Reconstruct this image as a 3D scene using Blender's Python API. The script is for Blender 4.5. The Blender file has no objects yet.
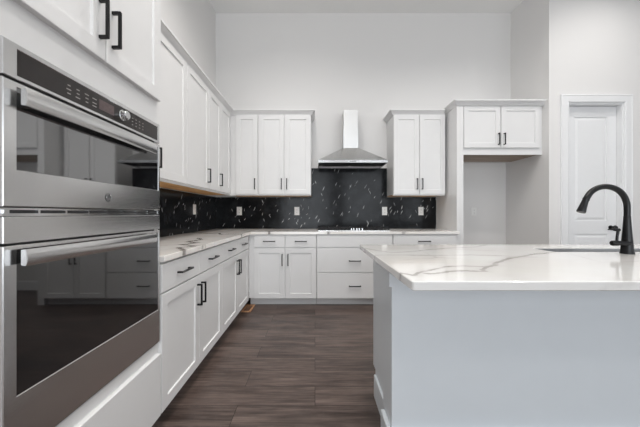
import bpy, bmesh, math, random
from mathutils import Vector, Matrix

random.seed(7)
S = bpy.context.scene
COL = S.collection
PI = math.pi

# ------------------------------------------------------------------ camera
cd = bpy.data.cameras.new('camera')
cam = bpy.data.objects.new('camera', cd)
COL.objects.link(cam)
cam.location = (0, 0, 1.12)
cam.rotation_euler = (PI / 2, 0, 0)
cd.sensor_width = 36.0
cd.lens = 36.0 * 278.0 / 640.0
cd.shift_x = 5.0 / 640.0
cd.clip_start = 0.05
S.camera = cam

# ------------------------------------------------------------------ world, lights, exposure
W = bpy.data.worlds.new('sky')
S.world = W
W.use_nodes = True
bg = W.node_tree.nodes['Background']
bg.inputs[0].default_value = (0.80, 0.90, 1.0, 1)
bg.inputs[1].default_value = 0.8

def area(name, loc, rot, sx, sy, power, col=(1, 1, 1), shape='RECTANGLE', spread=PI):
    l = bpy.data.lights.new(name, 'AREA')
    l.shape = shape
    l.size = sx
    l.size_y = sy
    l.energy = power
    l.color = col
    l.spread = spread
    o = bpy.data.objects.new(name, l)
    COL.objects.link(o)
    o.location = loc
    o.rotation_euler = rot
    return o

CEIL = 3.98
REAR = -4.6
FARX = 6.6
# daylight through the three rear windows and the two on the far right wall
WINS_REAR = [(-0.35, 1.9), (2.25, 1.9), (4.85, 1.9)]      # centre x, width
WINS_SIDE = [(-3.0, 1.8), (-0.4, 1.8)]                    # centre y, width
for wx, ww in WINS_REAR:
    area('window_daylight', (wx, REAR + 0.06, 1.55), (PI / 2, 0, 0), ww, 2.9, (70, 56, 34)[round((wx + 0.35) / 2.6)], (0.90, 0.95, 1.0))
for wy, ww in WINS_SIDE:
    area('window_daylight', (FARX - 0.06, wy, 1.55), (0, PI / 2, 0), 2.9, ww, 6, (0.92, 0.96, 1.0))
# ceiling downlights, plus extra ones added over the aisle to brighten it
CANS_AND_FILL = [(-0.15, 2.45), (1.55, 2.05), (2.35, 2.05), (3.35, 2.5), (-0.35, 1.85), (0.30, 1.25), (0.9, -0.4), (-0.45, 0.85), (0.30, 0.2), (2.8, 0.0), (0.4, -2.4), (3.0, -2.2), (5.0, 0.8)]
for cx, cy in CANS_AND_FILL:
    area('downlight_and_fill_beam', (cx, cy, CEIL - 0.02), (0, 0, 0), 0.15, 0.15, 7.8, (1.0, 0.965, 0.925), 'DISK', 2.5)

S.view_settings.view_transform = 'Standard'
S.view_settings.look = 'None'
S.view_settings.exposure = 0.34
S.view_settings.gamma = 1.0
S.view_settings.use_curve_mapping = False
S.cycles.use_denoising = True
S.cycles.max_bounces = 10
S.cycles.diffuse_bounces = 6
S.cycles.glossy_bounces = 5
S.cycles.sample_clamp_indirect = 4.0
S.cycles.caustics_reflective = False
S.cycles.caustics_refractive = False

# ------------------------------------------------------------------ material helpers
def srgb(r, g, b):
    f = lambda c: ((c / 255.0) / 12.92) if c / 255.0 <= 0.04045 else (((c / 255.0) + 0.055) / 1.055) ** 2.4
    return (f(r), f(g), f(b), 1.0)

class NT:
    def __init__(self, name):
        self.m = bpy.data.materials.new(name)
        self.m.use_nodes = True
        self.t = self.m.node_tree
        self.b = self.t.nodes['Principled BSDF']
    def n(self, typ, **kw):
        x = self.t.nodes.new(typ)
        for k, v in kw.items():
            setattr(x, k, v)
        return x
    def l(self, a, b):
        self.t.links.new(a, b)
    def val(self, s, v):
        if hasattr(v, 'is_output'):
            self.l(v, s)
        else:
            s.default_value = v
    def math(self, op, a, b=0.0, c=0.0, clamp=False):
        x = self.n('ShaderNodeMath', operation=op, use_clamp=clamp)
        self.val(x.inputs[0], a); self.val(x.inputs[1], b); self.val(x.inputs[2], c)
        return x.outputs[0]
    def ramp(self, f, lo, hi, a=0.0, b=1.0):
        x = self.n('ShaderNodeMapRange', interpolation_type='SMOOTHSTEP')
        self.val(x.inputs[0], f); self.val(x.inputs[1], lo); self.val(x.inputs[2], hi)
        self.val(x.inputs[3], a); self.val(x.inputs[4], b)
        return x.outputs[0]
    def mix(self, f, a, b):
        x = self.n('ShaderNodeMix', data_type='RGBA')
        self.val(x.inputs[0], f); self.val(x.inputs[6], a); self.val(x.inputs[7], b)
        return x.outputs[2]
    def pos(self):
        return self.n('ShaderNodeNewGeometry').outputs['Position']
    def obj(self):
        return self.n('ShaderNodeTexCoord').outputs['Object']
    def mapping(self, v, loc=(0, 0, 0), rot=(0, 0, 0), scale=(1, 1, 1)):
        x = self.n('ShaderNodeMapping')
        self.l(v, x.inputs[0])
        x.inputs[1].default_value = loc; x.inputs[2].default_value = rot; x.inputs[3].default_value = scale
        return x.outputs[0]
    def noise(self, v, scale, detail=3.0, rough=0.5, out=0):
        x = self.n('ShaderNodeTexNoise')
        self.l(v, x.inputs['Vector'])
        x.inputs['Scale'].default_value = scale; x.inputs['Detail'].default_value = detail
        x.inputs['Roughness'].default_value = rough
        return x.outputs[out]
    def bump(self, h, strength=0.1, dist=0.01):
        x = self.n('ShaderNodeBump')
        self.l(h, x.inputs['Height'])
        x.inputs['Strength'].default_value = strength; x.inputs['Distance'].default_value = dist
        self.l(x.outputs[0], self.b.inputs['Normal'])

def simple(name, col, rough=0.5, metal=0.0, spec=0.5, noise_amt=0.02, noise_scale=30.0, emit=None, es=0.0):
    k = NT(name)
    n = k.noise(k.pos(), noise_scale, 2.0)
    f = k.ramp(n, 0.3, 0.7)
    dark = tuple(c * (1 - noise_amt) for c in col[:3]) + (1,)
    k.l(k.mix(f, dark, col), k.b.inputs['Base Color'])
    k.b.inputs['Roughness'].default_value = rough
    k.b.inputs['Metallic'].default_value = metal
    k.b.inputs['Specular IOR Level'].default_value = spec
    if emit:
        k.b.inputs['Emission Color'].default_value = emit
        k.b.inputs['Emission Strength'].default_value = es
    return k.m

def paint(name, col, rough=0.85):
    k = NT(name)
    n = k.noise(k.pos(), 260.0, 2.0)
    k.b.inputs['Base Color'].default_value = col
    k.b.inputs['Roughness'].default_value = rough
    k.b.inputs['Specular IOR Level'].default_value = 0.3
    k.bump(n, 0.06, 0.002)
    return k.m

def steel(name, col, rough, axis_scale, var=0.10):
    k = NT(name)
    v = k.mapping(k.pos(), scale=axis_scale)
    n = k.noise(v, 1.0, 4.0, 0.6)
    k.b.inputs['Metallic'].default_value = 1.0
    f = k.ramp(n, 0.3, 0.7)
    d = tuple(c * (1 - var) for c in col[:3]) + (1,)
    k.l(k.mix(f, d, col), k.b.inputs['Base Color'])
    r = k.ramp(n, 0.25, 0.75, rough * 0.85, rough * 1.2)
    k.l(r, k.b.inputs['Roughness'])
    k.bump(n, 0.012, 0.001)
    return k.m

def floor_material():
    k = NT('dark_oak_planks')
    p = k.pos()
    br = k.n('ShaderNodeTexBrick')
    br.offset = 0.37; br.offset_frequency = 2; br.squash = 1.0
    k.l(p, br.inputs['Vector'])
    br.inputs['Scale'].default_value = 1.0
    br.inputs['Brick Width'].default_value = 1.22
    br.inputs['Row Height'].default_value = 0.18
    br.inputs['Mortar Size'].default_value = 0.0016
    br.inputs['Mortar Smooth'].default_value = 0.2
    br.inputs['Color1'].default_value = (0.0, 0.0, 0.0, 1)
    br.inputs['Color2'].default_value = (1.0, 1.0, 1.0, 1)
    br.inputs['Mortar'].default_value = (0.5, 0.5, 0.5, 1)
    tone = k.math('MULTIPLY', br.outputs['Color'], 1.0)
    # grain streaks, shifted per plank so that no two planks share a figure
    sh = k.n('ShaderNodeCombineXYZ')
    k.l(k.math('MULTIPLY', tone, 37.0), sh.inputs[0])
    k.l(k.math('MULTIPLY', tone, 11.0), sh.inputs[2])
    add = k.n('ShaderNodeVectorMath', operation='ADD')
    k.l(p, add.inputs[0]); k.l(sh.outputs[0], add.inputs[1])
    g1 = k.noise(k.mapping(add.outputs[0], scale=(1.6, 22, 1)), 1.0, 6.0, 0.62)
    g2 = k.noise(k.mapping(add.outputs[0], scale=(5, 95, 1)), 1.0, 3.0, 0.6)
    g3 = k.noise(k.mapping(add.outputs[0], scale=(2.2, 6, 1)), 1.0, 4.0, 0.6)
    f = k.math('ADD', k.math('MULTIPLY', g1, 0.50), k.math('MULTIPLY', g2, 0.30))
    f = k.math('ADD', f, k.math('MULTIPLY', g3, 0.30))
    f = k.math('ADD', f, k.math('MULTIPLY', tone, 0.05))
    f = k.ramp(f, 0.42, 0.76)
    c = k.mix(f, srgb(54, 44, 40), srgb(112, 97, 90))
    c = k.mix(br.outputs['Fac'], c, srgb(34, 28, 26))
    k.l(c, k.b.inputs['Base Color'])
    k.l(k.ramp(g1, 0.3, 0.7, 0.30, 0.44), k.b.inputs['Roughness'])
    k.b.inputs['Specular IOR Level'].default_value = 0.45
    h = k.math('SUBTRACT', k.math('MULTIPLY', g2, 0.4), k.math('MULTIPLY', br.outputs['Fac'], 1.0))
    k.bump(h, 0.25, 0.002)
    return k.m

def quartz_material(name, veins, base, warm):
    """white quartz; veins = [(polyline of (x, y), width, strength)] in metres on the slab"""
    k = NT(name)
    p = k.pos()
    w1 = k.noise(p, 9.0, 3.0, 0.6, out=1)
    w2 = k.noise(p, 45.0, 2.0, 0.6, out=1)
    def centred(n, amt):
        s = k.n('ShaderNodeVectorMath', operation='SUBTRACT'); k.l(n, s.inputs[0]); s.inputs[1].default_value = (0.5, 0.5, 0.5)
        m = k.n('ShaderNodeVectorMath', operation='SCALE'); k.l(s.outputs[0], m.inputs[0]); m.inputs['Scale'].default_value = amt
        return m.outputs[0]
    a = k.n('ShaderNodeVectorMath', operation='ADD'); k.l(p, a.inputs[0]); k.l(centred(w1, 0.05), a.inputs[1])
    a2 = k.n('ShaderNodeVectorMath', operation='ADD'); k.l(a.outputs[0], a2.inputs[0]); k.l(centred(w2, 0.012), a2.inputs[1])
    flat = k.n('ShaderNodeVectorMath', operation='MULTIPLY'); k.l(a2.outputs[0], flat.inputs[0]); flat.inputs[1].default_value = (1, 1, 0)
    q = flat.outputs[0]
    total = None
    for line, wid, st in veins:
        dmin = None
        for (x0, y0), (x1, y1) in zip(line, line[1:]):
            ab = Vector((x1 - x0, y1 - y0, 0)); L2 = max(ab.length_squared, 1e-9)
            s = k.n('ShaderNodeVectorMath', operation='SUBTRACT'); k.l(q, s.inputs[0]); s.inputs[1].default_value = (x0, y0, 0)
            d = k.n('ShaderNodeVectorMath', operation='DOT_PRODUCT'); k.l(s.outputs[0], d.inputs[0]); d.inputs[1].default_value = ab / L2
            t = k.math('ADD', d.outputs['Value'], 0.0, clamp=True)
            m = k.n('ShaderNodeVectorMath', operation='SCALE'); m.inputs[0].default_value = ab; k.l(t, m.inputs['Scale'])
            e = k.n('ShaderNodeVectorMath', operation='DISTANCE'); k.l(s.outputs[0], e.inputs[0]); k.l(m.outputs[0], e.inputs[1])
            dmin = e.outputs['Value'] if dmin is None else k.math('MINIMUM', dmin, e.outputs['Value'])
        core = k.ramp(dmin, wid * 0.35, wid * 1.35, st, 0.0)
        halo = k.ramp(dmin, 0.0, wid * 4.0, st * 0.22, 0.0)
        f = k.math('MAXIMUM', core, halo)
        total = f if total is None else k.math('MAXIMUM', total, f)
    brk = k.ramp(k.noise(p, 14.0, 2.0), 0.30, 0.55, 0.55, 1.0)
    total = k.math('MULTIPLY', total, brk)
    # faint wandering hairlines all over the slab
    vv = k.n('ShaderNodeTexVoronoi', feature='DISTANCE_TO_EDGE')
    k.l(k.mapping(a2.outputs[0], rot=(0, 0, 0.5), scale=(1.2, 2.6, 1.0)), vv.inputs['Vector'])
    vv.inputs['Scale'].default_value = 1.0
    hair = k.ramp(vv.outputs['Distance'], 0.0, 0.016, 0.22, 0.0)
    hair = k.math('MULTIPLY', hair, k.ramp(k.noise(p, 2.5, 2.0), 0.45, 0.65))
    total = k.math('MAXIMUM', total, hair)
    cloud = k.ramp(k.noise(p, 3.0, 3.0), 0.35, 0.7)
    c0 = k.mix(cloud, warm, base)
    c = k.mix(total, c0, srgb(112, 104, 98))
    k.l(c, k.b.inputs['Base Color'])
    k.b.inputs['Roughness'].default_value = 0.09
    k.b.inputs['Specular IOR Level'].default_value = 0.5
    return k.m

def black_marble(name, flip=False):
    k = NT(name)
    p = k.pos()
    warp = k.noise(p, 6.0, 3.0, 0.6, out=1)
    wv = k.n('ShaderNodeVectorMath', operation='SCALE'); k.l(warp, wv.inputs[0]); wv.inputs['Scale'].default_value = 0.05
    a = k.n('ShaderNodeVectorMath', operation='ADD'); k.l(p, a.inputs[0]); k.l(wv.outputs[0], a.inputs[1])
    sp = k.n('ShaderNodeSeparateXYZ'); k.l(a.outputs[0], sp.inputs[0])
    cb = k.n('ShaderNodeCombineXYZ')
    k.l(sp.outputs[1 if flip else 0], cb.inputs[0]); k.l(sp.outputs[2], cb.inputs[1])
    tot = None
    for rot, sx, sy, thr, off in ((0.45, 46, 6.0, 0.90, 0.0), (0.20, 56, 9, 0.95, 3.3), (-0.35, 50, 8, 0.97, 7.1), (0.70, 60, 12, 0.96, 9.7)):
        rv = k.mapping(k.mapping(cb.outputs[0], loc=(off, off, 0), rot=(0, 0, rot)), scale=(sx, sy, 1))
        vo = k.n('ShaderNodeTexVoronoi', feature='F1', voronoi_dimensions='2D')
        k.l(rv, vo.inputs['Vector']); vo.inputs['Scale'].default_value = 0.8
        sep = k.n('ShaderNodeSeparateColor'); k.l(vo.outputs['Color'], sep.inputs[0])
        pick = k.math('GREATER_THAN', sep.outputs[0], thr)
        f = k.ramp(vo.outputs['Distance'], 0.06, 0.20, 1.0, 0.0)
        f = k.math('MULTIPLY', f, pick)
        f = k.math('MULTIPLY', f, k.math('MULTIPLY_ADD', sep.outputs[1], 0.8, 0.35))
        tot = f if tot is None else k.math('MAXIMUM', tot, f)
    crumb = k.ramp(k.noise(p, 50.0, 2.0), 0.35, 0.60, 0.45, 1.0)
    tot = k.math('MULTIPLY', tot, crumb)
    cloud = k.ramp(k.noise(p, 7.0, 5.0, 0.65), 0.40, 0.75)
    c = k.mix(cloud, srgb(21, 22, 24), srgb(44, 46, 49))
    c = k.mix(tot, c, srgb(235, 235, 235))
    k.l(c, k.b.inputs['Base Color'])
    k.b.inputs['Roughness'].default_value = 0.14
    k.b.inputs['Specular IOR Level'].default_value = 0.15
    return k.m

def wood(name, a, b, scale):
    k = NT(name)
    n = k.noise(k.mapping(k.pos(), scale=scale), 1.0, 5.0, 0.6)
    k.l(k.mix(k.ramp(n, 0.3, 0.7), a, b), k.b.inputs['Base Color'])
    k.b.inputs['Roughness'].default_value = 0.55
    return k.m

M = {}
M['cab'] = simple('white_cabinet_lacquer', srgb(227, 227, 227), 0.38, noise_amt=0.012, noise_scale=8)
M['isl'] = simple('white_island_lacquer', srgb(217, 222, 226), 0.38, noise_amt=0.012, noise_scale=8)
M['wall'] = paint('warm_white_wall_paint', srgb(229, 228, 227))
M['ceil'] = paint('ceiling_paint', srgb(240, 240, 239))
M['trim'] = simple('white_trim_paint', srgb(236, 237, 238), 0.4, noise_amt=0.01)
M['floor'] = floor_material()
M['black'] = simple('matte_black_metal', srgb(11, 11, 13), 0.30, 0.0, 0.32, noise_amt=0.1)
M['steel'] = steel('brushed_stainless', (0.74, 0.735, 0.73, 1), 0.22, (300, 1.5, 700), 0.03)
M['steelh'] = steel('brushed_stainless_hood', (0.62, 0.62, 0.615, 1), 0.26, (500, 500, 4), 0.06)
M['chrome'] = steel('polished_steel', (0.75, 0.75, 0.75, 1), 0.14, (60, 60, 60), 0.04)
M['chim'] = steel('satin_chimney_steel', (0.68, 0.68, 0.675, 1), 0.38, (500, 500, 4), 0.05)
M['dksteel'] = steel('dark_filter_steel', (0.17, 0.17, 0.175, 1), 0.4, (40, 300, 40), 0.4)
M['glass'] = simple('black_oven_glass', (0.007, 0.007, 0.008, 1), 0.03, 0.0, 0.5, 0.1)
M['glass'].node_tree.nodes['Principled BSDF'].inputs['IOR'].default_value = 2.1
M['mglass'] = simple('mirror_black_glass', (0.007, 0.007, 0.008, 1), 0.03, 0.0, 0.5, 0.1)
M['mglass'].node_tree.nodes['Principled BSDF'].inputs['IOR'].default_value = 3.0
M['panel'] = simple('black_control_glass', (0.030, 0.026, 0.025, 1), 0.16, 0.0, 0.4, 0.1)
M['disp'] = simple('dim_display', srgb(92, 78, 78), 0.2, noise_amt=0.15, noise_scale=90)
M['mark'] = simple('pale_print', srgb(150, 147, 143), 0.5)
M['iron'] = simple('cast_iron', srgb(30, 30, 32), 0.55, 0.2, noise_amt=0.3, noise_scale=120)
M['plast'] = simple('white_plastic', srgb(238, 238, 236), 0.35, noise_amt=0.01)
M['slot'] = simple('dark_slot', srgb(40, 40, 42), 0.6)
M['ply'] = wood('maple_plywood', srgb(196, 146, 92), srgb(224, 180, 124), (22, 2.5, 22))
M['ply_shade'] = wood('plywood_toned_as_shade', srgb(150, 132, 116), srgb(170, 152, 134), (2.5, 22, 22))  # plywood greyed and darkened: shade under the fridge cabinet put into the colour
M['regw'] = wood('oak_register', srgb(150, 104, 72), srgb(196, 150, 112), (40, 6, 10))
M['sink'] = steel('sink_steel', (0.72, 0.72, 0.73, 1), 0.32, (5, 200, 200), 0.08)
M['splash'] = black_marble('black_marble_back')
M['splashl'] = black_marble('black_marble_side', True)
M['lamp'] = simple('downlight_lens', (1, 1, 1, 1), 0.5, emit=(1, 0.96, 0.91, 1), es=6.0)
k_ = NT('window_glass')
k_.b.inputs['Transmission Weight'].default_value = 1.0
k_.b.inputs['Roughness'].default_value = 0.0
k_.b.inputs['IOR'].default_value = 1.45
M['pane'] = k_.m

# vein lines in metres on the slabs (x, y)
VI = [
    ([(0.30, 0.965), (0.335, 0.925), (0.395, 1.00), (0.50, 1.07), (0.58, 1.10), (0.66, 1.075), (0.60, 1.00), (0.48, 0.985), (0.38, 0.945)], 0.011, 0.60),
    ([(0.66, 1.075), (0.72, 1.12), (0.82, 1.22), (0.96, 1.32), (1.13, 1.42), (1.32, 1.50)], 0.013, 0.62),
    ([(0.285, 1.38), (0.42, 1.375), (0.60, 1.37), (0.78, 1.385), (1.05, 1.31)], 0.009, 0.45),
    ([(0.285, 1.66), (0.40, 1.46), (0.52, 1.50), (0.68, 1.60), (0.86, 1.68), (1.0, 1.72), (1.15, 1.86)], 0.010, 0.40),
    ([(1.35, 0.84), (1.55, 0.90), (1.70, 0.96), (2.0, 0.98)], 0.006, 0.25),
    ([(2.0, 1.3), (2.3, 1.1), (2.7, 0.95)], 0.012, 0.5),
]
VL = [
    ([(-0.77, 1.63), (-0.86, 1.76), (-0.80, 1.86), (-0.93, 1.93), (-0.87, 2.06), (-0.98, 2.12), (-0.94, 2.30), (-1.02, 2.42)], 0.021, 0.85),
    ([(-0.93, 1.93), (-1.10, 1.86), (-1.3, 1.70)], 0.006, 0.50),
    ([(-0.86, 1.76), (-0.79, 1.80), (-0.76, 1.95)], 0.008, 0.5),
    ([(-0.77, 2.9), (-0.90, 2.95), (-0.98, 2.88), (-1.05, 3.05), (-1.15, 3.00), (-1.42, 3.2)], 0.016, 0.85),
    ([(-1.42, 2.05), (-1.25, 2.25), (-1.05, 2.30)], 0.008, 0.5),
    ([(-0.55, 3.33), (-0.47, 3.5), (-0.30, 3.6), (-0.2, 3.97)], 0.016, 0.85),
    ([(0.16, 3.33), (0.22, 3.36), (0.3, 3.42), (0.34, 3.6)], 0.016, 0.85),
    ([(1.05, 3.33), (1.2, 3.45), (1.32, 3.5), (1.4, 3.7), (1.7, 3.8)], 0.018, 0.5),
]
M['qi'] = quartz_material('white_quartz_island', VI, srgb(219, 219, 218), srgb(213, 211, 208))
M['ql'] = quartz_material('white_quartz_run', VL, srgb(247, 245, 243), srgb(243, 239, 234))

# ------------------------------------------------------------------ object helpers
def link(name, bm, mat, parent=None, loc=None, smooth=False):
    me = bpy.data.meshes.new(name)
    bmesh.ops.recalc_face_normals(bm, faces=bm.faces)
    bm.to_mesh(me)
    bm.free()
    me.materials.append(mat)
    if smooth:
        for p in me.polygons:
            p.use_smooth = True
        try:
            me.set_sharp_from_angle(angle=math.radians(35))
        except Exception:
            pass
    o = bpy.data.objects.new(name, me)
    COL.objects.link(o)
    if parent:
        o.parent = parent
    if loc:
        o.location = loc
    return o

def thing(name, label, cat, loc=(0, 0, 0), rz=0.0, group=None):
    o = bpy.data.objects.new(name, None)
    COL.objects.link(o)
    o.empty_display_size = 0.1
    o.location = loc
    o.rotation_euler = (0, 0, rz)
    tag(o, label, cat, group)
    return o

def tag(o, label, cat, group=None):
    o['label'] = label
    o['category'] = cat
    if group:
        o['group'] = group
    return o

def struct(o):
    o['kind'] = 'structure'
    return o

def copy_tree(o, parent=None):
    c = o.copy()
    COL.objects.link(c)
    c.parent = parent
    for ch in list(o.children):
        copy_tree(ch, c)
    return c

def box(bm, x0, x1, y0, y1, z0, z1, bev=0.0, seg=1):
    vs = [bm.verts.new((x, y, z)) for z in (z0, z1) for x, y in ((x0, y0), (x1, y0), (x1, y1), (x0, y1))]
    fs = [(0, 3, 2, 1), (4, 5, 6, 7), (0, 1, 5, 4), (1, 2, 6, 5), (2, 3, 7, 6), (3, 0, 4, 7)]
    faces = [bm.faces.new([vs[i] for i in f]) for f in fs]
    if bev > 0:
        es = {e for f in faces for e in f.edges}
        bmesh.ops.bevel(bm, geom=list(es), offset=bev, segments=seg, affect='EDGES', profile=0.5)
    return bm

def boxes(*bs, bev=0.0):
    bm = bmesh.new()
    for b in bs:
        box(bm, *b, bev=bev)
    return bm

def lathe(bm, prof, axis='z', c=(0, 0, 0), seg=32, caps=True):
    rings = []
    for r, h in prof:
        ring = []
        for i in range(seg):
            a = 2 * PI * i / seg
            u, v = r * math.cos(a), r * math.sin(a)
            p = {'z': (u, v, h), 'x': (h, u, v), 'y': (u, h, v)}[axis]
            ring.append(bm.verts.new((p[0] + c[0], p[1] + c[1], p[2] + c[2])))
        rings.append(ring)
    for a, b in zip(rings, rings[1:]):
        for i in range(seg):
            bm.faces.new((a[i], a[(i + 1) % seg], b[(i + 1) % seg], b[i]))
    if caps:
        bm.faces.new(rings[0][::-1])
        bm.faces.new(rings[-1])
    return bm

def tube(bm, pts, radii, seg=20):
    pts = [Vector(p) for p in pts]
    rings = []
    up = Vector((0, 1, 0))
    for i, p in enumerate(pts):
        d = (pts[min(i + 1, len(pts) - 1)] - pts[max(i - 1, 0)]).normalized()
        s = d.cross(up)
        if s.length < 1e-4:
            s = d.cross(Vector((1, 0, 0)))
        s.normalize()
        t = s.cross(d).normalized()
        r = radii[i] if hasattr(radii, '__len__') else radii
        rings.append([bm.verts.new(p + s * r * math.cos(2 * PI * j / seg) + t * r * math.sin(2 * PI * j / seg)) for j in range(seg)])
    for a, b in zip(rings, rings[1:]):
        for i in range(seg):
            bm.faces.new((a[i], a[(i + 1) % seg], b[(i + 1) % seg], b[i]))
    bm.faces.new(rings[0][::-1])
    bm.faces.new(rings[-1])
    return bm

def catmull(P, n=6):
    out = []
    Q = [P[0]] + list(P) + [P[-1]]
    for i in range(1, len(Q) - 2):
        p0, p1, p2, p3 = [Vector(q) for q in Q[i - 1:i + 3]]
        for j in range(n):
            t = j / n
            out.append(0.5 * ((2 * p1) + (p2 - p0) * t + (2 * p0 - 5 * p1 + 4 * p2 - p3) * t * t + (3 * p1 - p0 - 3 * p2 + p3) * t ** 3))
    out.append(Vector(P[-1]))
    return out

def loops_panel(bm, x0, x1, z0, z1, loops):
    """nested rectangles lofted: loops = [(inset, y)]; back and front are capped"""
    rings = []
    for ins, y in loops:
        rings.append([bm.verts.new((x, y, z)) for x, z in ((x0 + ins, z0 + ins), (x1 - ins, z0 + ins), (x1 - ins, z1 - ins), (x0 + ins, z1 - ins))])
    for a, b in zip(rings, rings[1:]):
        for i in range(4):
            bm.faces.new((a[i], a[(i + 1) % 4], b[(i + 1) % 4], b[i]))
    bm.faces.new(rings[0][::-1])
    bm.faces.new(rings[-1])
    return bm

GAP = 0.0025
DT = 0.02
def shaker(x0, x1, z0, z1, rail=0.058):
    return loops_panel(bmesh.new(), x0 + GAP, x1 - GAP, z0, z1,
                       [(0, 0.0), (0, -DT + 0.0018), (0.0018, -DT), (rail, -DT), (rail + 0.0035, -DT + 0.0085)])
def slab(x0, x1, z0, z1):
    return loops_panel(bmesh.new(), x0 + GAP, x1 - GAP, z0, z1, [(0, 0.0), (0, -DT + 0.002), (0.002, -DT)])

def pull(cx, cz, vertical, y=-DT, L=0.142, t=0.0105, off=0.034):
    """square bar pull; local front is -y"""
    bm = bmesh.new()
    h = t / 2
    if vertical:
        box(bm, cx - h, cx + h, y - off, y - off + t, cz - L / 2, cz + L / 2, bev=0.0012)
        for s in (-1, 1):
            z = cz + s * (L / 2 - h)
            box(bm, cx - h, cx + h, y - off + t * 0.9, y + 0.0, z - h, z + h)
    else:
        box(bm, cx - L / 2, cx + L / 2, y - off, y - off + t, cz - h, cz + h, bev=0.0012)
        for s in (-1, 1):
            x = cx + s * (L / 2 - h)
            box(bm, x - h, x + h, y - off + t * 0.9, y + 0.0, cz - h, cz + h)
    return bm

def add_door(t, x0, x1, z0, z1, hx=None, hz=None, mat='cab', vertical=True):
    d = link('door', shaker(x0, x1, z0, z1), M[mat], t)
    if hx is not None:
        link('handle', pull(hx, hz, vertical), M['black'], d)
    return d

def add_drawer(t, x0, x1, z0, z1, hx=None, hz=None, mat='cab'):
    d = link('drawer', slab(x0, x1, z0, z1), M[mat], t)
    if hx is not None:
        link('handle', pull(hx, hz if hz is not None else (z0 + z1) / 2, False), M['black'], d)
    return d

def sweep_xy(bm, path, prof, side=1):
    """profile [(out, z)] swept along a plan path with mitred corners; out is to the right of travel when side=1"""
    P = [Vector((x, y)) for x, y in path]
    rings = []
    for i, p in enumerate(P):
        ns = []
        if i > 0:
            d = (P[i] - P[i - 1]).normalized(); ns.append(Vector((d.y, -d.x)) * side)
        if i < len(P) - 1:
            d = (P[i + 1] - P[i]).normalized(); ns.append(Vector((d.y, -d.x)) * side)
        if len(ns) == 2:
            b = (ns[0] + ns[1]).normalized()
            m = b / max(b.dot(ns[0]), 0.2)
        else:
            m = ns[0]
        rings.append([bm.verts.new((p.x + m.x * o, p.y + m.y * o, z)) for o, z in prof])
    n = len(prof)
    for a, b in zip(rings, rings[1:]):
        for i in range(n):
            bm.faces.new((a[i], a[(i + 1) % n], b[(i + 1) % n], b[i]))
    bm.faces.new(rings[0][::-1])
    bm.faces.new(rings[-1])
    return bm

def prism(bm, poly, z0, z1, bev=0.0):
    a = [bm.verts.new((x, y, z0)) for x, y in poly]
    b = [bm.verts.new((x, y, z1)) for x, y in poly]
    n = len(poly)
    bot = bm.faces.new(a[::-1]); top = bm.faces.new(b)
    for i in range(n):
        bm.faces.new((a[i], a[(i + 1) % n], b[(i + 1) % n], b[i]))
    if bev:
        es = list(top.edges) + list(bot.edges)
        bmesh.ops.bevel(bm, geom=es, offset=bev, segments=2, affect='EDGES', profile=0.5)
    return bm

# ------------------------------------------------------------------ the room shell
XL = -1.42          # left wall
YB = 3.97           # back wall
XN = 2.795          # side return of the fridge niche
YD = 3.32           # wall with the pantry door
YN = 4.07           # back of the fridge niche
NZ = 1.86           # top of that deeper recess
PX = 1.735          # outer face of the tall fridge panel

struct(link('floor', boxes((XL - 0.15, FARX + 0.15, REAR - 0.15, YN + 0.15, -0.12, 0.0)), M['floor']))
struct(link('ceiling', boxes((XL - 0.15, FARX + 0.15, REAR - 0.15, YN + 0.15, CEIL, CEIL + 0.12)), M['ceil']))
struct(link('wall_left', boxes((XL - 0.15, XL, REAR, YN + 0.15, 0, CEIL)), M['wall']))
struct(link('wall_back', boxes((XL, PX + 0.02, YB, YN + 0.15, 0, CEIL),
                               (PX + 0.02, XN, YB, YN + 0.15, NZ, CEIL),
                               (PX + 0.02, XN, YN, YN + 0.15, 0, NZ)), M['wall']))
struct(link('wall_niche', boxes((XN, XN + 0.12, YD + 0.12, YN + 0.15, 0, CEIL)), M['wall']))
DX0, DX1, DZ = 3.02, 3.685, 2.44     # door opening
struct(link('wall_front', boxes((XN, DX0, YD, YD + 0.12, 0, CEIL), (DX1, FARX, YD, YD + 0.12, 0, CEIL),
                                (DX0, DX1, YD, YD + 0.12, DZ, CEIL)), M['wall']))
def wall_with_holes(axis, c0, c1, a0, a1, holes, z0h, z1h):
    bm = bmesh.new()
    cur = a0
    def bx(u0, u1, z0, z1):
        if axis == 'x':
            box(bm, u0, u1, c0, c1, z0, z1)
        else:
            box(bm, c0, c1, u0, u1, z0, z1)
    for c, w in sorted(holes):
        bx(cur, c - w / 2, 0, CEIL)
        bx(c - w / 2, c + w / 2, 0, z0h)
        bx(c - w / 2, c + w / 2, z1h, CEIL)
        cur = c + w / 2
    bx(cur, a1, 0, CEIL)
    return bm
struct(link('wall_rear', wall_with_holes('x', REAR - 0.15, REAR, XL, FARX, WINS_REAR, 0.06, 3.05), M['wall']))
struct(link('wall_right', wall_with_holes('y', FARX, FARX + 0.15, REAR, YD + 0.12, WINS_SIDE, 0.06, 3.05), M['wall']))
wn = 0
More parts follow.
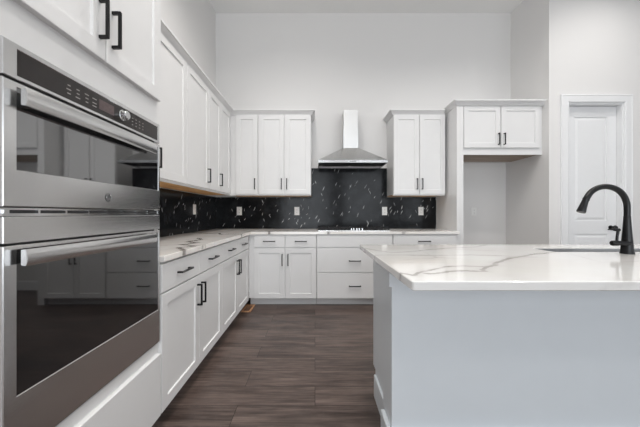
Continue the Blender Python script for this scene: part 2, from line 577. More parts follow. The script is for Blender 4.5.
for c, w in WINS_REAR + WINS_SIDE:
    wn += 1
    side = wn > len(WINS_REAR)
    fr = bmesh.new()
    for u0, u1, z0, z1 in ((-w / 2, -w / 2 + 0.05, 0.06, 3.05), (w / 2 - 0.05, w / 2, 0.06, 3.05), (-w / 2 + 0.05, w / 2 - 0.05, 0.06, 0.11),
                           (-w / 2 + 0.05, w / 2 - 0.05, 3.0, 3.05), (-0.025, 0.025, 0.11, 3.0)):
        box(fr, u0, u1, -0.10, -0.05, z0, z1)
    e = bpy.data.objects.new('window_%d' % wn, None)
    COL.objects.link(e)
    struct(e)
    e.location = (FARX, c, 0) if side else (c, REAR, 0)
    e.rotation_euler = (0, 0, PI / 2) if side else (0, 0, 0)
    if side:
        e.rotation_euler = (0, 0, PI / 2)
    link('frame', fr, M['trim'], e)
    link('pane', boxes((-w / 2 + 0.05, w / 2 - 0.05, -0.078, -0.072, 0.11, 3.0)), M['pane'], e)

# pantry door with casing
e = bpy.data.objects.new('door_1', None); COL.objects.link(e); struct(e)
e.location = (DX0, YD, 0)
dw = DX1 - DX0
cs = bmesh.new()
CW = 0.095
for o_, z_ in ((0, 0),):
    prof = [(0.0, 0.0), (0.0, -0.012), (0.012, -0.018), (CW - 0.02, -0.018), (CW - 0.006, -0.022), (CW, -0.020), (CW, 0.0)]
    # three mitred casing boards as one swept mesh around the opening
    path = [(0.0, 0.0), (0.0, DZ), (dw, DZ), (dw, 0.0)]
    mit = [(-1, 0), (-1, 1), (1, 1), (1, 0)]
    rings = []
    for (px, pz), (mx, mz) in zip(path, mit):
        rings.append([cs.verts.new((px + mx * a, b, pz + mz * a)) for a, b in prof])
    for a, b in zip(rings, rings[1:]):
        for i in range(len(prof)):
            cs.faces.new((a[i], a[(i + 1) % len(prof)], b[(i + 1) % len(prof)], b[i]))
    cs.faces.new(rings[0]); cs.faces.new(rings[-1][::-1])
link('casing', cs, M['trim'], e)
link('jamb', boxes((0, 0.018, 0, 0.12, 0, DZ), (dw - 0.018, dw, 0, 0.12, 0, DZ), (0.018, dw - 0.018, 0, 0.12, DZ - 0.018, DZ),
                   (0.018, 0.03, 0.105, 0.12, 0, DZ - 0.018), (dw - 0.03, dw - 0.018, 0.105, 0.12, 0, DZ - 0.018)), M['trim'], e)
dl = bmesh.new()
x0, x1, y = 0.021, dw - 0.021, 0.062
box(dl, x0, x1, y + 0.008, y + 0.035, 0.008, DZ - 0.021)
# raised stiles and rails round two panels
st = 0.115
for a in ((x0, x0 + st, 0.008, DZ - 0.021), (x1 - st, x1, 0.008, DZ - 0.021), (x0 + st, x1 - st, 0.008, 0.22),
          (x0 + st, x1 - st, 0.87, 1.03), (x0 + st, x1 - st, DZ - 0.021 - 0.125, DZ - 0.021)):
    box(dl, a[0], a[1], y, y + 0.008, a[2], a[3])
for z0, z1 in ((0.22, 0.87), (1.03, DZ - 0.146)):
    loops_panel(dl, x0 + st + 0.012, x1 - st - 0.012, z0 + 0.012, z1 - 0.012, [(0, y + 0.0085), (0.0, y + 0.008), (0.03, y + 0.001)])
link('door_leaf', dl, M['trim'], e)
kn = bmesh.new()
lathe(kn, [(0.026, 0.0), (0.026, -0.006), (0.010, -0.010), (0.010, -0.035), (0.024, -0.042), (0.028, -0.055), (0.022, -0.066)], 'y', (x1 - 0.07, y, 0.95), 24)
link('door_knob', kn, M['black'], e, smooth=True)

BBP = [(0, 0), (0.014, 0), (0.014, 0.12), (0.006, 0.135), (0, 0.135)]
struct(link('baseboard_front', sweep_xy(bmesh.new(), [(XN, YD), (DX0 - CW, YD)], BBP), M['trim']))
struct(link('baseboard_right', sweep_xy(bmesh.new(), [(DX1 + CW, YD), (FARX, YD)], BBP), M['trim']))
struct(link('baseboard_niche', sweep_xy(bmesh.new(), [(PX + 0.021, YN), (XN, YN), (XN, 3.325)], BBP), M['trim']))
struct(link('baseboard_left', sweep_xy(bmesh.new(), [(XL, REAR), (XL, 0.62)], BBP), M['trim']))

# recessed downlight rings, the added aisle fill lamps included
can0 = None
for i, (cx, cy) in enumerate(CANS_AND_FILL):
    if can0 is None:
        can0 = bpy.data.objects.new('downlight_and_fill_can', None); COL.objects.link(can0)
        struct(can0)
        rb = lathe(bmesh.new(), [(0.075, 0.0), (0.098, -0.001), (0.098, -0.006), (0.080, -0.010), (0.075, -0.004)], 'z', seg=32, caps=False)
        link('trim_ring', rb, M['trim'], can0, smooth=True)
        o = can0
    else:
        o = copy_tree(can0)
    o.location = (cx, cy, CEIL)

# ------------------------------------------------------------------ backsplash
sb = bmesh.new()
HX0, HX1 = -0.0515, 1.0235
pts = [(XL + 0.0125, 0.9045), (1.725, 0.9045), (1.725, 1.352), (HX1, 1.352), (HX1, 1.764), (HX0, 1.764), (HX0, 1.352), (XL + 0.0125, 1.352)]
f_ = [sb.verts.new((x, YB - 0.012, z)) for x, z in pts]
b_ = [sb.verts.new((x, YB - 0.0005, z)) for x, z in pts]
sb.faces.new(f_); sb.faces.new(b_[::-1])
for i in range(len(pts)):
    sb.faces.new((f_[i], b_[i], b_[(i + 1) % len(pts)], f_[(i + 1) % len(pts)]))
tag(link('backsplash', sb, M['splash']), 'black marble backsplash with white flecks rising behind the cooktop', 'backsplash')
tag(link('backsplash', boxes((XL + 0.0005, XL + 0.012, 1.415, YB - 0.0005, 0.9045, 1.352)), M['splashl']),
    'black flecked marble backsplash on the side wall beyond the ovens', 'backsplash')

# ------------------------------------------------------------------ base cabinets
BH = 0.8715
def base_cab(name, label, loc, rz, w, depth, group, extra=0.0, pre=0.0):
    """carcass with its toe kick; local front y = 0, x from 0 to w"""
    t = thing(name, label, 'cabinet', loc, rz, group)
    bm = bmesh.new()
    box(bm, -pre, w + extra, 0, depth, 0.098, BH)
    link('carcass', bm, M['cab'], t)
    link('toe_kick', boxes((-pre, w + extra, 0.075, 0.095, 0.0, 0.097)), M['cab'], t)
    return t

ZD0, ZD1 = 0.100, 0.704      # doors
ZR0, ZR1 = 0.714, 0.860      # drawers
HZ = 0.582
gL = 'white base cabinets along the side wall'
# two on the left run
for y0, y1, ym, ex, lab in ((1.415, 2.337, 1.876, 0.0, 'white shaker base cabinet standing directly beside the oven tower'),
                            (2.337, 3.266, 2.80, 0.092, 'white shaker base cabinet reaching into the inner corner of the counter')):
    t = base_cab('base_cabinet', lab, (-0.80, y0, 0), PI / 2, y1 - y0, 0.615, gL, ex)
    m = ym - y0; w = y1 - y0
    add_drawer(t, 0.0, m, ZR0, ZR1, m / 2)
    add_drawer(t, m, w, ZR0, ZR1, (m + w) / 2)
    add_door(t, 0.0, m, ZD0, ZD1, m - 0.032, HZ)
    add_door(t, m, w, ZD0, ZD1, m + 0.032, HZ)
gB = 'white base cabinets along the back wall'
YF = 3.36
t = base_cab('base_cabinet', 'white base cabinet with two doors and two drawers left of the cooktop', (-0.735, YF, 0), 0, 0.752, 0.608, gB, pre=0.062)
add_drawer(t, 0.0, 0.374, ZR0, ZR1, 0.187); add_drawer(t, 0.380, 0.752, ZR0, ZR1, 0.566)
add_door(t, 0.0, 0.374, ZD0, ZD1, 0.374 - 0.032, 0.565); add_door(t, 0.380, 0.752, ZD0, ZD1, 0.380 + 0.032, 0.565)
t = base_cab('drawer_cabinet', 'white wide drawer cabinet under the gas cooktop', (0.020, YF, 0), 0, 0.914, 0.608, gB)
add_drawer(t, 0.003, 0.911, ZR0, ZR1)
add_drawer(t, 0.003, 0.911, 0.412, 0.704, 0.457, 0.552)
add_drawer(t, 0.003, 0.911, ZD0, 0.402, 0.457, 0.25)
t = base_cab('base_cabinet', 'white base cabinet with one wide drawer next to the tall fridge panel', (0.937, YF, 0), 0, 0.79, 0.608, gB)
add_drawer(t, 0.004, 0.762, ZR0, ZR1, 0.375)
add_door(t, 0.004, 0.383, ZD0, ZD1, 0.351, HZ); add_door(t, 0.383, 0.762, ZD0, ZD1, 0.415, HZ)

# L shaped countertop along both walls
ct = prism(bmesh.new(), [(XL + 0.001, 1.416), (-0.768, 1.416), (-0.768, 3.328), (1.733, 3.328), (1.733, YB - 0.001), (XL + 0.001, YB - 0.001)], 0.872, 0.904, 0.003)
tag(link('countertop', ct, M['ql']), 'L-shaped white quartz countertop with brown veins along the two walls', 'countertop')

# ------------------------------------------------------------------ upper cabinets
UZ0, UZ1 = 1.355, 2.43
DZ0, DZ1 = 1.372, 2.405
def upper(label, loc, rz, w, depth, group, pre=0.0, post=0.0):
    t = thing('wall_cabinet', label, 'cabinet', loc, rz, group)
    link('carcass', boxes((-pre, w + post, 0, depth, UZ0 + 0.012, UZ1), (-pre, w + post, 0, 0.02, UZ0, UZ0 + 0.0121)), M['cab'], t)
    link('bottom_panel', boxes((-pre + 0.004, w + post - 0.004, 0.0205, depth - 0.004, UZ0 + 0.006, UZ0 + 0.0118)), M['ply'], t)['label'] = 'unpainted wooden underside'
    return t
gU = 'white wall cabinets along the side wall'
UH = 1.505
t = upper('white two-door wall cabinet partly hidden behind the oven tower', (-1.11, 1.416, 0), PI / 2, 0.954, 0.308, gU)
add_door(t, 0.0, 0.470, DZ0, DZ1, 0.438, UH); add_door(t, 0.470, 0.952, DZ0, DZ1, 0.503, UH)
t = upper('white one-door wall cabinet above the side wall outlet', (-1.11, 2.372, 0), PI / 2, 0.492, 0.308, gU)
add_door(t, 0.0, 0.492, DZ0, DZ1, 0.455, UH)
t = upper('white wall cabinet with two narrow doors filling the inner corner', (-1.11, 2.866, 0), PI / 2, 0.716, 0.308, gU, post=0.056)
add_door(t, 0.0, 0.356, DZ0, DZ1, 0.324, UH); add_door(t, 0.356, 0.714, DZ0, DZ1)
gV = 'white wall cabinets along the back wall'
YU = 3.64
t = upper('white narrow one-door wall cabinet on the back wall beside the corner', (-1.036, YU, 0), 0, 0.290, 0.329, gV, pre=0.072)
add_door(t, 0.0, 0.288, DZ0, DZ1, 0.254, UH)
t = upper('white two-door wall cabinet on the corner side of the steel hood', (-0.744, YU, 0), 0, 0.692, 0.329, gV)
add_door(t, 0.006, 0.340, DZ0, DZ1, 0.308, UH); add_door(t, 0.346, 0.686, DZ0, DZ1, 0.378, UH)
t = upper('white two-door wall cabinet between the steel hood and the fridge panel', (1.024, YU, 0), 0, 0.676, 0.329, gV)
add_door(t, 0.002, 0.335, DZ0, DZ1, 0.304, UH); add_door(t, 0.339, 0.674, DZ0, DZ1, 0.370, UH)

# tall panel and the cabinet over the empty fridge space
FZ1 = 2.458
pn = boxes((PX, PX + 0.019, 3.42, YB - 0.001, 0, FZ1), (PX, PX + 0.080, 3.400, 3.4195, 0, FZ1))
tag(link('fridge_panel', pn, M['cab']), 'tall white end panel between the back counter and the empty fridge space', 'panel')
t = thing('wall_cabinet', 'white short two-door cabinet bridging over the empty fridge space', 'cabinet', (1.8165, 3.42, 0), 0, None)
link('carcass', boxes((-0.06, 0.977, 0.0, 0.548, 1.862, FZ1), (0.0, 0.977, 0.0, 0.02, 1.843, 1.8621)), M['cab'], t)
link('bottom_panel', boxes((0.0, 0.975, 0.0205, 0.545, 1.855, 1.8615)), M['ply_shade'], t)
add_door(t, 0.004, 0.455, 1.925, 2.436, 0.425, 2.03); add_door(t, 0.462, 0.938, 1.925, 2.436, 0.494, 2.03)

# crown moulding over the cabinets
CP = [(0.0, 2.4315), (0.0, 2.405 + 0.003), (0.010, 2.405 + 0.003), (0.016, 2.420), (0.040, 2.450), (0.050, 2.454), (0.050, 2.470), (0.0, 2.470)]
CP = [(a + 0.0005, z) for a, z in CP]
def crown(path, side, label, dz=0.0):
    tag(link('crown_moulding', sweep_xy(bmesh.new(), path, [(a, z + dz) for a, z in CP], side), M['cab']), label, 'moulding', 'crown mouldings over the wall cabinets')
crown([(-1.11, 1.416), (-1.11, YU), (-0.052, YU), (-0.052, YB - 0.001)], 1, 'white crown moulding along the corner run of wall cabinets')
crown([(1.024, YB - 0.001), (1.024, YU), (PX - 0.0515, YU)], 1, 'white crown moulding over the wall cabinet beside the hood and panel')
crown([(PX, YB - 0.001), (PX, 3.3995), (XN - 0.001, 3.3995)], 1, 'white crown moulding over the empty fridge space and its tall panel', FZ1 - UZ1)

# ------------------------------------------------------------------ oven tower
TY0, TY1 = 0.652, 1.414
OX0 = 0.700
t = thing('oven_cabinet', 'tall white cabinet tower housing the steel double oven', 'cabinet', (-0.80, TY0, 0), PI / 2)
w = TY1 - TY0
OZ0, OZ1 = 0.468, 1.569
link('carcass', boxes((0, 0.022, 0, 0.615, 0.098, UZ1), (w - 0.022, w, 0, 0.615, 0.098, UZ1),
                      (0.022, w - 0.022, 0, 0.615, OZ1 + 0.004, UZ1), (0.022, w - 0.022, 0, 0.615, 0.098, OZ0 - 0.004),
                      (0.022, OX0 - TY0 - 0.001, 0, 0.02, OZ0 - 0.004, OZ1 + 0.004), (0.022, w - 0.022, 0.60, 0.615, OZ0 - 0.004, OZ1 + 0.004)), M['cab'], t)
link('toe_kick', boxes((0, w, 0.075, 0.095, 0, 0.097)), M['cab'], t)
add_door(t, 0.004, 0.387, 1.686, 2.405, 0.355, 1.825); add_door(t, 0.387, w - 0.004, 1.686, 2.405, 0.419, 1.825)
link('drawer', slab(0.004, w - 0.004, 0.100, 0.412), M['cab'], t)
link('trim_rail', boxes((0.0, w, -0.004, -0.0005, 0.430, OZ0 - 0.004)), M['cab'], t)

# ------------------------------------------------------------------ double wall oven
OX0 = 0.700
OW = 0.708
t = thing('double_wall_oven', 'stainless steel double wall oven built into the white tower', 'oven', (-0.80, OX0, 0), PI / 2)
FY = -0.014       # steel front plane
link('body', boxes((0.006, OW - 0.024, 0.0005, 0.56, OZ0 + 0.004, OZ1 - 0.004)), M['slot'], t)
# upper control section: steel frame with a black glass panel in it
def frame(x0, x1, z0, z1, px0, px1, pz0, pz1, y0, y1, bev=0.002):
    bm = bmesh.new()
    def ring(a, b, c, d, y):
        return [bm.verts.new(v) for v in ((a, y, c), (b, y, c), (b, y, d), (a, y, d))]
    R = [ring(x0, x1, z0, z1, y1), ring(x0, x1, z0, z1, y0 + bev), ring(x0 + bev, x1 - bev, z0 + bev, z1 - bev, y0),
         ring(px0 - bev, px1 + bev, pz0 - bev, pz1 + bev, y0), ring(px0, px1, pz0, pz1, y0 + bev), ring(px0, px1, pz0, pz1, y1)]
    for a, b in zip(R, R[1:] + R[:1]):
        for i in range(4):
            bm.faces.new((a[i], a[(i + 1) % 4], b[(i + 1) % 4], b[i]))
    return bm
CZ0, CZ1 = 1.474, OZ1
cp = link('control_panel', frame(0, OW, CZ0, CZ1, 0.036, OW - 0.017, 1.486, 1.553, FY + 0.001, -0.0005), M['steel'], t)
link('panel_glass', boxes((0.036, OW - 0.017, FY + 0.0025, -0.001, 1.486, 1.553)), M['panel'], cp)
link('display', boxes((0.315, 0.390, FY + 0.0015, FY + 0.0026, 1.502, 1.539)), M['disp'], cp)
for i, cxm in enumerate((0.192, 0.226, 0.262)):
    bm = bmesh.new()
    for j in range(3):
        zz = 1.503 + j * 0.013
        wv = (0.007, 0.010, 0.006)[(i + j) % 3]
        box(bm, cxm - wv, cxm + wv * 0.7, FY + 0.0018, FY + 0.0026, zz, zz + 0.003)
    link('button_print', bm, M['mark'], cp)
link('button_print', boxes(*[(0.285, 0.303, FY + 0.0018, FY + 0.0026, zz, zz + 0.003) for zz in (1.502, 1.513, 1.528)]), M['mark'], cp)
for i in range(4):
    xx = 0.497 + i * 0.024
    link('button_print', boxes(*[(xx, xx + 0.008, FY + 0.0018, FY + 0.0026, 1.502 + j * 0.014, 1.505 + j * 0.014) for j in range(3)]), M['mark'], cp)
kb = lathe(bmesh.new(), [(0.021, 0.0), (0.021, -0.008), (0.018, -0.010), (0.017, -0.026), (0.014, -0.029)], 'y', (0.430, FY + 0.0025, 1.519), 32)
link('knob', kb, M['chrome'], t, smooth=True)

def oven_door(z0, z1, gz0, gz1, hz0, hz1, gm='glass'):
    d = link('oven_door', frame(0, OW, z0, z1, 0.034, OW - 0.013, gz0, gz1, FY, -0.0005), M['steel'], t)
    link('window_glass', boxes((0.034, OW - 0.013, FY + 0.0025, -0.001, gz0, gz1)), M[gm], d)
    # shallow curved bar handle on two end mounts
    hb = bmesh.new()
    N = 14
    rings = []
    for s in range(N + 1):
        u = s / N
        x = 0.030 + (OW - 0.108) * u
        bow = 0.006 * (1 - (2 * u - 1) ** 2)
        yo = FY - 0.030 - bow
        prof = [(yo + 0.016, hz0 + 0.002), (yo + 0.004, hz0), (yo, hz0 + 0.008), (yo - 0.002, (hz0 + hz1) / 2), (yo, hz1 - 0.008), (yo + 0.004, hz1), (yo + 0.016, hz1 - 0.002)]
        rings.append([hb.verts.new((x, a, b)) for a, b in prof])
    n = len(rings[0])
    for a, b in zip(rings, rings[1:]):
        for i in range(n):
            hb.faces.new((a[i], a[(i + 1) % n], b[(i + 1) % n], b[i]))
    hb.faces.new(rings[0][::-1]); hb.faces.new(rings[-1])
    for mx in (0.065, OW - 0.125):
        box(hb, mx, mx + 0.010, FY - 0.024, FY + 0.002, hz0 + 0.006, hz1 - 0.006, bev=0.003)
    link('handle', hb, M['steel'], d, smooth=True)
    return d
ud = oven_door(1.138, 1.467, 1.236, 1.452, 1.404, 1.450, 'mglass')
# round emblem with a script monogram
em = lathe(bmesh.new(), [(0.0155, 0.0), (0.0155, -0.0016), (0.0145, -0.0022)], 'y', (0.358, FY, 1.180), 40)
emo = link('round_emblem', em, M['slot'], ud)
em2 = bmesh.new()
cx, cz, yy = 0.358, 1.180, FY - 0.0024
def stroke(pts, r):
    tube(em2, [(cx + a, yy, cz + b) for a, b in pts], r, 8)
circ = [(0.0135 * math.cos(2 * PI * i / 32), 0.0135 * math.sin(2 * PI * i / 32)) for i in range(33)]
stroke(circ, 0.0007)
stroke([(-0.001, 0.006), (-0.004, 0.008), (-0.008, 0.004), (-0.009, -0.002), (-0.006, -0.007), (-0.002, -0.005), (-0.001, 0.0), (-0.005, 0.001), (-0.001, 0.0), (-0.002, -0.008), (-0.006, -0.010)], 0.0008)
stroke([(0.009, 0.005), (0.006, 0.008), (0.003, 0.005), (0.006, 0.001), (0.002, -0.003), (0.004, -0.008), (0.008, -0.006), (0.009, -0.003)], 0.0008)
em2o = link('emblem_monogram', em2, M['chrome'], ud, smooth=True)
# vent strip between the two ovens
vb = bmesh.new()
box(vb, 0, OW, FY + 0.002, -0.0005, 1.113, 1.120)
box(vb, 0, OW, FY + 0.006, -0.0005, 1.120, 1.135)
for i in range(9):
    x = 0.004 + i * (OW - 0.014) / 8
    box(vb, x, x + (0.006 if i not in (0, 8) else 0.012), FY + 0.001, FY + 0.006, 1.120, 1.130)
link('vent_strip', vb, M['chrome'], t)
link('vent_gap', boxes((0.016, OW - 0.016, FY + 0.003, FY + 0.0058, 1.1205, 1.1295)), M['slot'], t)
link('middle_panel', boxes((0, OW, FY, -0.0005, 1.042, 1.112), bev=0.002), M['steel'], t)
oven_door(0.474, 1.036, 0.638, 1.024, 0.982, 1.026)
link('bottom_vent', boxes((0.0, OW, -0.006, -0.0005, OZ0, 0.4735)), M['slot'], t)

# ------------------------------------------------------------------ range hood
HC, HW, HY = 0.4835, 0.880, 3.52
t = thing('range_hood', 'stainless steel chimney range hood mounted above the cooktop', 'range hood', (HC, YB, 1.765))
hb = bmesh.new()
D_ = YB - HY - 0.0125
cwx, cd_ = 0.105, 0.225
yb = -0.0125
# pyramid
R = [[(-HW / 2, -D_ + yb, 0.034), (HW / 2, -D_ + yb, 0.034), (HW / 2, yb, 0.034), (-HW / 2, yb, 0.034)],
     [(-cwx, -cd_, 0.238), (cwx, -cd_, 0.238), (cwx, yb, 0.238), (-cwx, yb, 0.238)]]
Rv = [[hb.verts.new(p) for p in r] for r in R]
for i in range(4):
    hb.faces.new((Rv[0][i], Rv[0][(i + 1) % 4], Rv[1][(i + 1) % 4], Rv[1][i]))
hb.faces.new(Rv[1]); hb.faces.new(Rv[0][::-1])
link('canopy', hb, M['steelh'], t)
link('lip_band', boxes((-HW / 2, HW / 2, -D_ + yb - 0.001, -D_ + yb + 0.015, 0.0, 0.034), (-HW / 2, -HW / 2 + 0.012, -D_ + yb + 0.015, yb, 0.0, 0.034),
                       (HW / 2 - 0.012, HW / 2, -D_ + yb + 0.015, yb, 0.0, 0.034)), M['chrome'], t)
fl = bmesh.new()
for x0, x1 in ((-HW / 2 + 0.06, -0.01), (0.01, HW / 2 - 0.06)):
    box(fl, x0, x1, -D_ + yb + 0.06, yb - 0.04, 0.020, 0.030)
    for i in range(16):
        xx = x0 + 0.02 + i * (x1 - x0 - 0.04) / 15.0
        box(fl, xx - 0.006, xx + 0.006, -D_ + yb + 0.07, yb - 0.05, 0.016, 0.020)
link('grease_filter', fl, M['dksteel'], t)
link('underside', boxes((-HW / 2 + 0.012, HW / 2 - 0.012, -D_ + yb + 0.015, yb, 0.0302, 0.0335)), M['dksteel'], t)
link('chimney', boxes((-0.099, 0.099, -cd_ + 0.006, -0.001, 0.2381, 0.52), bev=0.0), M['chim'], t)
link('chimney_sleeve', boxes((-0.094, 0.094, -cd_ + 0.012, -0.001, 0.5201, 0.755), bev=0.0), M['chim'], t)
bt = bmesh.new()
for i in range(4):
    lathe(bt, [(0.006, 0.0), (0.006, -0.003)], 'y', (-0.03 + i * 0.02, -D_ + yb - 0.001, 0.017), 12)
link('button', bt, M['slot'], t)

# ------------------------------------------------------------------ gas cooktop
KZ = 0.9045
t = thing('gas_cooktop', 'stainless gas cooktop with black grates set into the back counter', 'cooktop', (0.4835, 3.66, KZ))
link('plate', boxes((-0.445, 0.445, -0.245, 0.245, 0.0, 0.008), bev=0.002), M['steel'], t)
for gx in (-0.295, 0.0, 0.295):
    g = bmesh.new()
    x0, x1, y0, y1 = gx - 0.143, gx + 0.143, -0.215 if abs(gx) > 0.1 else -0.10, 0.225
    zt0, zt1 = 0.023, 0.033
    for a in ((x0, x1, y0, y0 + 0.012), (x0, x1, y1 - 0.012, y1), (x0, x0 + 0.012, y0, y1), (x1 - 0.012, x1, y0, y1),
              (gx - 0.006, gx + 0.006, y0, y1), (x0, x1, (y0 + y1) / 2 - 0.006, (y0 + y1) / 2 + 0.006)):
        box(g, a[0], a[1], a[2], a[3], zt0, zt1, bev=0.002)
    for fx in (x0, x1 - 0.012):
        for fy in (y0, y1 - 0.012):
            box(g, fx, fx + 0.012, fy, fy + 0.012, 0.008, zt0)
    link('grate', g, M['iron'], t)
for bx_, by_, r in ((-0.295, -0.10, 0.045), (-0.295, 0.12, 0.036), (0.0, 0.07, 0.055), (0.295, -0.10, 0.036), (0.295, 0.12, 0.045)):
    link('burner', lathe(bmesh.new(), [(r, 0.008), (r, 0.016), (r * 0.82, 0.018), (r * 0.82, 0.025), (r * 0.6, 0.027)], 'z', (bx_, by_, 0), 28), M['iron'], t, smooth=True)
for i in range(5):
    link('knob', lathe(bmesh.new(), [(0.0165, 0.008), (0.0165, 0.012), (0.012, 0.014), (0.0105, 0.032), (0.008, 0.034)], 'z', (-0.030 + i * 0.034, -0.190 + (0.030 if i % 2 else 0), 0), 24), M['chrome'], t, smooth=True)

# ------------------------------------------------------------------ outlets
def outlet(label, loc, rz):
    o = thing('wall_outlet', label, 'outlet', loc, rz, 'white wall outlets')
    link('cover_plate', loops_panel(bmesh.new(), -0.036, 0.036, -0.059, 0.059, [(0, 0), (0, -0.003), (0.004, -0.006)]), M['plast'], o)
    for s in (-1, 1):
        z = 0.020 * s
        r = link('receptacle', loops_panel(bmesh.new(), -0.017, 0.017, z - 0.0145, z + 0.0145, [(0, -0.0055), (0, -0.0075), (0.002, -0.009)]), M['plast'], o)
        sl = bmesh.new()
        for xx in (-0.007, 0.005):
            box(sl, xx, xx + 0.002, -0.0094, -0.0088, z - 0.003, z + 0.006)
        lathe(sl, [(0.0022, -0.0094), (0.0022, -0.0088)], 'y', (0, 0, z - 0.008), 10)
        link('slot', sl, M['slot'], r)
YS = YB - 0.0123
outlet('white outlet on the black side wall backsplash', (XL + 0.0123, 3.245, 1.168), PI / 2)
outlet('white outlet on black backsplash under the narrow corner cabinet', (-1.077, YS, 1.155), 0)
outlet('white outlet on black backsplash just left of the hood', (-0.257, YS, 1.155), 0)
outlet('white outlet on black backsplash just right of the cooktop', (0.990, YS, 1.155), 0)
outlet('white outlet on black backsplash nearest the tall fridge panel', (1.508, YS, 1.155), 0)
outlet('white outlet on the bare wall inside the empty fridge space', (2.325, YN - 0.0003, 1.148), 0)

# ------------------------------------------------------------------ floor register
t = thing('floor_register', 'small brown wooden air register in the floor by the corner toe kick', 'vent', (-0.787, 3.278, 0.0))
link('frame', boxes((-0.056, 0.056, -0.125, -0.100, 0.0005, 0.008), (-0.056, 0.056, 0.100, 0.125, 0.0005, 0.008),
                    (-0.056, -0.034, -0.100, 0.100, 0.0005, 0.008), (0.034, 0.056, -0.100, 0.100, 0.0005, 0.008)), M['regw'], t)
link('duct', boxes((-0.034, 0.034, -0.100, 0.100, 0.0004, 0.0015)), M['slot'], t)
sb = bmesh.new()
for i in range(7):
    yy = -0.085 + i * 0.0285
    box(sb, -0.034, 0.034, yy, yy + 0.003, 0.0016, 0.004)
link('louver', sb, M['regw'], t)

# ------------------------------------------------------------------ island
IX0, IX1 = 0.295, 2.72
IY0, IY1 = 0.845, 1.845
t = thing('kitchen_island', 'white panelled kitchen island standing on the dark plank floor', 'island', (0.374, 1.32, 0))
bx1 = 2.64 - 0.374
link('carcass', boxes((0.012, bx1 - 0.012, 0.012, 0.030, 0.0, 0.8835), (0.012, 0.030, 0.030, 0.440, 0.155, 0.8835), (bx1 - 0.030, bx1 - 0.012, 0.030, 0.440, 0.155, 0.8835), (0.030, bx1 - 0.030, 0.030, 0.440, 0.155, 0.173), (0.030, bx1 - 0.030, 0.422, 0.440, 0.173, 0.66)), M['isl'], t)
link('seating_panel', boxes((0.100, bx1, -0.0155, 0.0115, 0.0, 0.8835)), M['isl'], t)
link('end_panel', boxes((0.0, 0.0115, 0.150, 0.40, 0.0, 0.8835), (0.0, 0.0115, 0.40, 0.462, 0.155, 0.8835)), M['isl'], t)
link('corner_post', boxes((-0.014, 0.100, -0.0155, 0.149, 0.0, 0.8835), bev=0.0), M['isl'], t)
link('top_rail', boxes((-0.029, -0.0145, -0.030, 0.149, 0.778, 0.8835), (-0.0145, bx1, -0.030, -0.016, 0.778, 0.8835)), M['isl'], t)
for nm, bxs in (('baseboard', [(-0.036, -0.0145, -0.038, 0.115, 0.0, 0.112), (-0.0145, bx1, -0.038, -0.016, 0.0, 0.112)]),
                ('baseboard', [(-0.0135, -0.0005, 0.1495, 0.385, 0.0, 0.135)])):
    link(nm, boxes(*bxs, bev=0.003), M['isl'], t)
link('toe_kick', boxes((0.012, bx1 - 0.012, 0.360, 0.378, 0.0, 0.1545)), M['isl'], t)
# doors on the working side, facing the back wall
nd = 5
wd = (bx1 - 0.02) / nd
for i in range(nd):
    xa = 0.01 + i * wd
    d = shaker(-wd / 2, wd / 2, 0.16, 0.865)
    o = link('door', d, M['isl'], t, loc=(xa + wd / 2, 0.4405, 0))
    o.rotation_euler = (0, 0, PI)
    h = link('handle', pull(wd / 2 - 0.035 if i % 2 == 0 else -wd / 2 + 0.035, 0.74, True), M['black'], o)

# island top with the sink cut-out
SX0, SX1, SY0, SY1 = 1.285, 2.02, 1.490, 1.648
def slab_with_hole(x0, x1, y0, y1, hx0, hx1, hy0, hy1, z0, z1, rc=0.012, be=0.003):
    bm = bmesh.new()
    def rr(a, b, c, d, r, z, n=5):
        vs = []
        for cx, cy, a0 in ((b - r, d - r, 0), (a + r, d - r, 90), (a + r, c + r, 180), (b - r, c + r, 270)):
            for i in range(n):
                an = math.radians(a0 + 90 * i / (n - 1))
                vs.append(bm.verts.new((cx + r * math.cos(an), cy + r * math.sin(an), z)))
        return vs
    def ring(ins, z):
        return rr(x0 + ins, x1 - ins, y0 + ins, y1 - ins, rc, z)
    def hring(ins, z):
        return rr(hx0 - ins, hx1 + ins, hy0 - ins, hy1 + ins, 0.02, z)
    L = [hring(0, z0), ring(be, z0), ring(0, z0 + be), ring(0, z1 - be), ring(be, z1), hring(be * 0.6, z1), hring(0, z1 - be * 0.6), None]
    L[-1] = L[0]
    n = len(L[0])
    for a, b in zip(L, L[1:]):
        for i in range(n):
            bm.faces.new((a[i], a[(i + 1) % n], b[(i + 1) % n], b[i]))
    return bm
tag(link('countertop', slab_with_hole(IX0, IX1, IY0, IY1, SX0, SX1, SY0, SY1, 0.8840, 0.9140), M['qi'], smooth=False),
    'white quartz island top with brown veins and a sink cut into it', 'countertop')

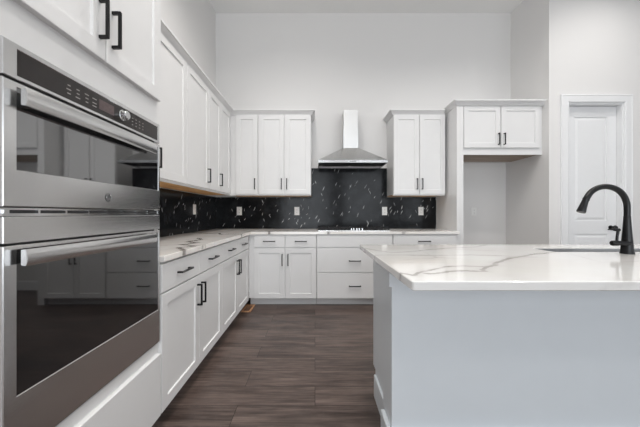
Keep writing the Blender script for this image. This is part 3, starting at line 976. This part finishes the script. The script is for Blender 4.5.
t = thing('undermount_sink', 'stainless steel sink sunk into the island top by the black faucet', 'sink', ((SX0 + SX1) / 2, (SY0 + SY1) / 2, 0.885))
sw, sd = (SX1 - SX0) / 2 - 0.003, (SY1 - SY0) / 2 - 0.003
bw = bmesh.new()
levels = [(0.0, 0.022), (-0.18, 0.022), (-0.195, 0.035)]
R = []
def rrect(bm, a, b, r, z, n=5):
    vs = []
    for cx, cy, a0 in ((a - r, b - r, 0), (-a + r, b - r, 90), (-a + r, -b + r, 180), (a - r, -b + r, 270)):
        for i in range(n):
            an = math.radians(a0 + 90 * i / (n - 1))
            vs.append(bm.verts.new((cx + r * math.cos(an), cy + r * math.sin(an), z)))
    return vs
R = [rrect(bw, sw, sd, 0.022, 0.027), rrect(bw, sw, sd, 0.022, -0.175), rrect(bw, sw - 0.012, sd - 0.012, 0.02, -0.190),
     ]
R2 = [rrect(bw, sw + 0.0015, sd + 0.0015, 0.022, 0.027), rrect(bw, sw + 0.0015, sd + 0.0015, 0.022, -0.176), rrect(bw, sw - 0.011, sd - 0.011, 0.02, -0.1915)]
n = len(R[0])
for Q in (R, R2):
    for a, b in zip(Q, Q[1:]):
        for i in range(n):
            bw.faces.new((a[i], a[(i + 1) % n], b[(i + 1) % n], b[i]))
    bw.faces.new(Q[-1])
for i in range(n):
    bw.faces.new((R[0][i], R[0][(i + 1) % n], R2[0][(i + 1) % n], R2[0][i]))
link('bowl', bw, M['sink'], t, smooth=True)
link('drain', lathe(bmesh.new(), [(0.044, -0.1898), (0.044, -0.187), (0.034, -0.188)], 'z', (0, 0, 0), 28), M['chrome'], t, smooth=True)

# ------------------------------------------------------------------ faucet
FX, FYY, FZ = 1.600, 1.425, 0.9142
t = thing('kitchen_faucet', 'matte black gooseneck pull-down faucet on the island top', 'faucet', (FX, FYY, FZ))
q = 1 / 195.0
P = lambda px, py: ((px - 628.3) * q, 0.0, (254.0 - py) * q)
link('body', lathe(bmesh.new(), [(0.0275, 0.0), (0.0275, 0.004), (0.0255, 0.009), (0.0225, 0.05), (0.0175, 0.12), (0.0142, 0.178), (0.0138, 0.190), (0.0125, 0.192)], 'z', (0, 0, 0), 36), M['black'], t, smooth=True)
arc = [P(628.3, 219), P(628.3, 211), P(627.9, 204), P(625.3, 197.0), P(620.5, 191.5), P(613.5, 188.0), P(606, 187.0), P(598.8, 188.4), P(593, 191.8), P(589.2, 196.2), P(586.8, 201)]
pts = catmull(arc, 6)
link('spout', tube(bmesh.new(), pts, [0.0128 + 0.0008 * min(1, i / 25.0) for i in range(len(pts))], 24), M['black'], t, smooth=True)
hd = [P(587.6, 198.6), P(587.0, 200.2), P(586.7, 200.6), P(584.4, 206.5), P(582.4, 211.6), P(582.0, 212.6)]
link('spray_head', tube(bmesh.new(), hd, [0.0142, 0.0145, 0.0130, 0.0158, 0.0190, 0.0180], 28), M['black'], t, smooth=True)
hv = bmesh.new()
lathe(hv, [(0.0110, -0.092), (0.0135, -0.088), (0.0135, -0.062), (0.0120, -0.060), (0.0120, 0.0)], 'x', (0, -0.012, 0.055), 24)
h_ = link('handle', hv, M['black'], t, smooth=True)
lv = bmesh.new()
tube(lv, [(-0.066, -0.012, 0.066), (-0.064, -0.012, 0.09), (-0.060, -0.012, 0.118)], [0.0062, 0.0055, 0.0062], 16)
tube(lv, [(-0.083, -0.012, 0.124), (-0.079, -0.012, 0.124), (-0.054, -0.012, 0.1225), (-0.050, -0.012, 0.1225)], [0.005, 0.0075, 0.0080, 0.005], 16)
tube(lv, [(-0.110, -0.012, 0.1245), (-0.084, -0.012, 0.124)], [0.0028, 0.0035], 10)
link('lever', lv, M['black'], h_, smooth=True)
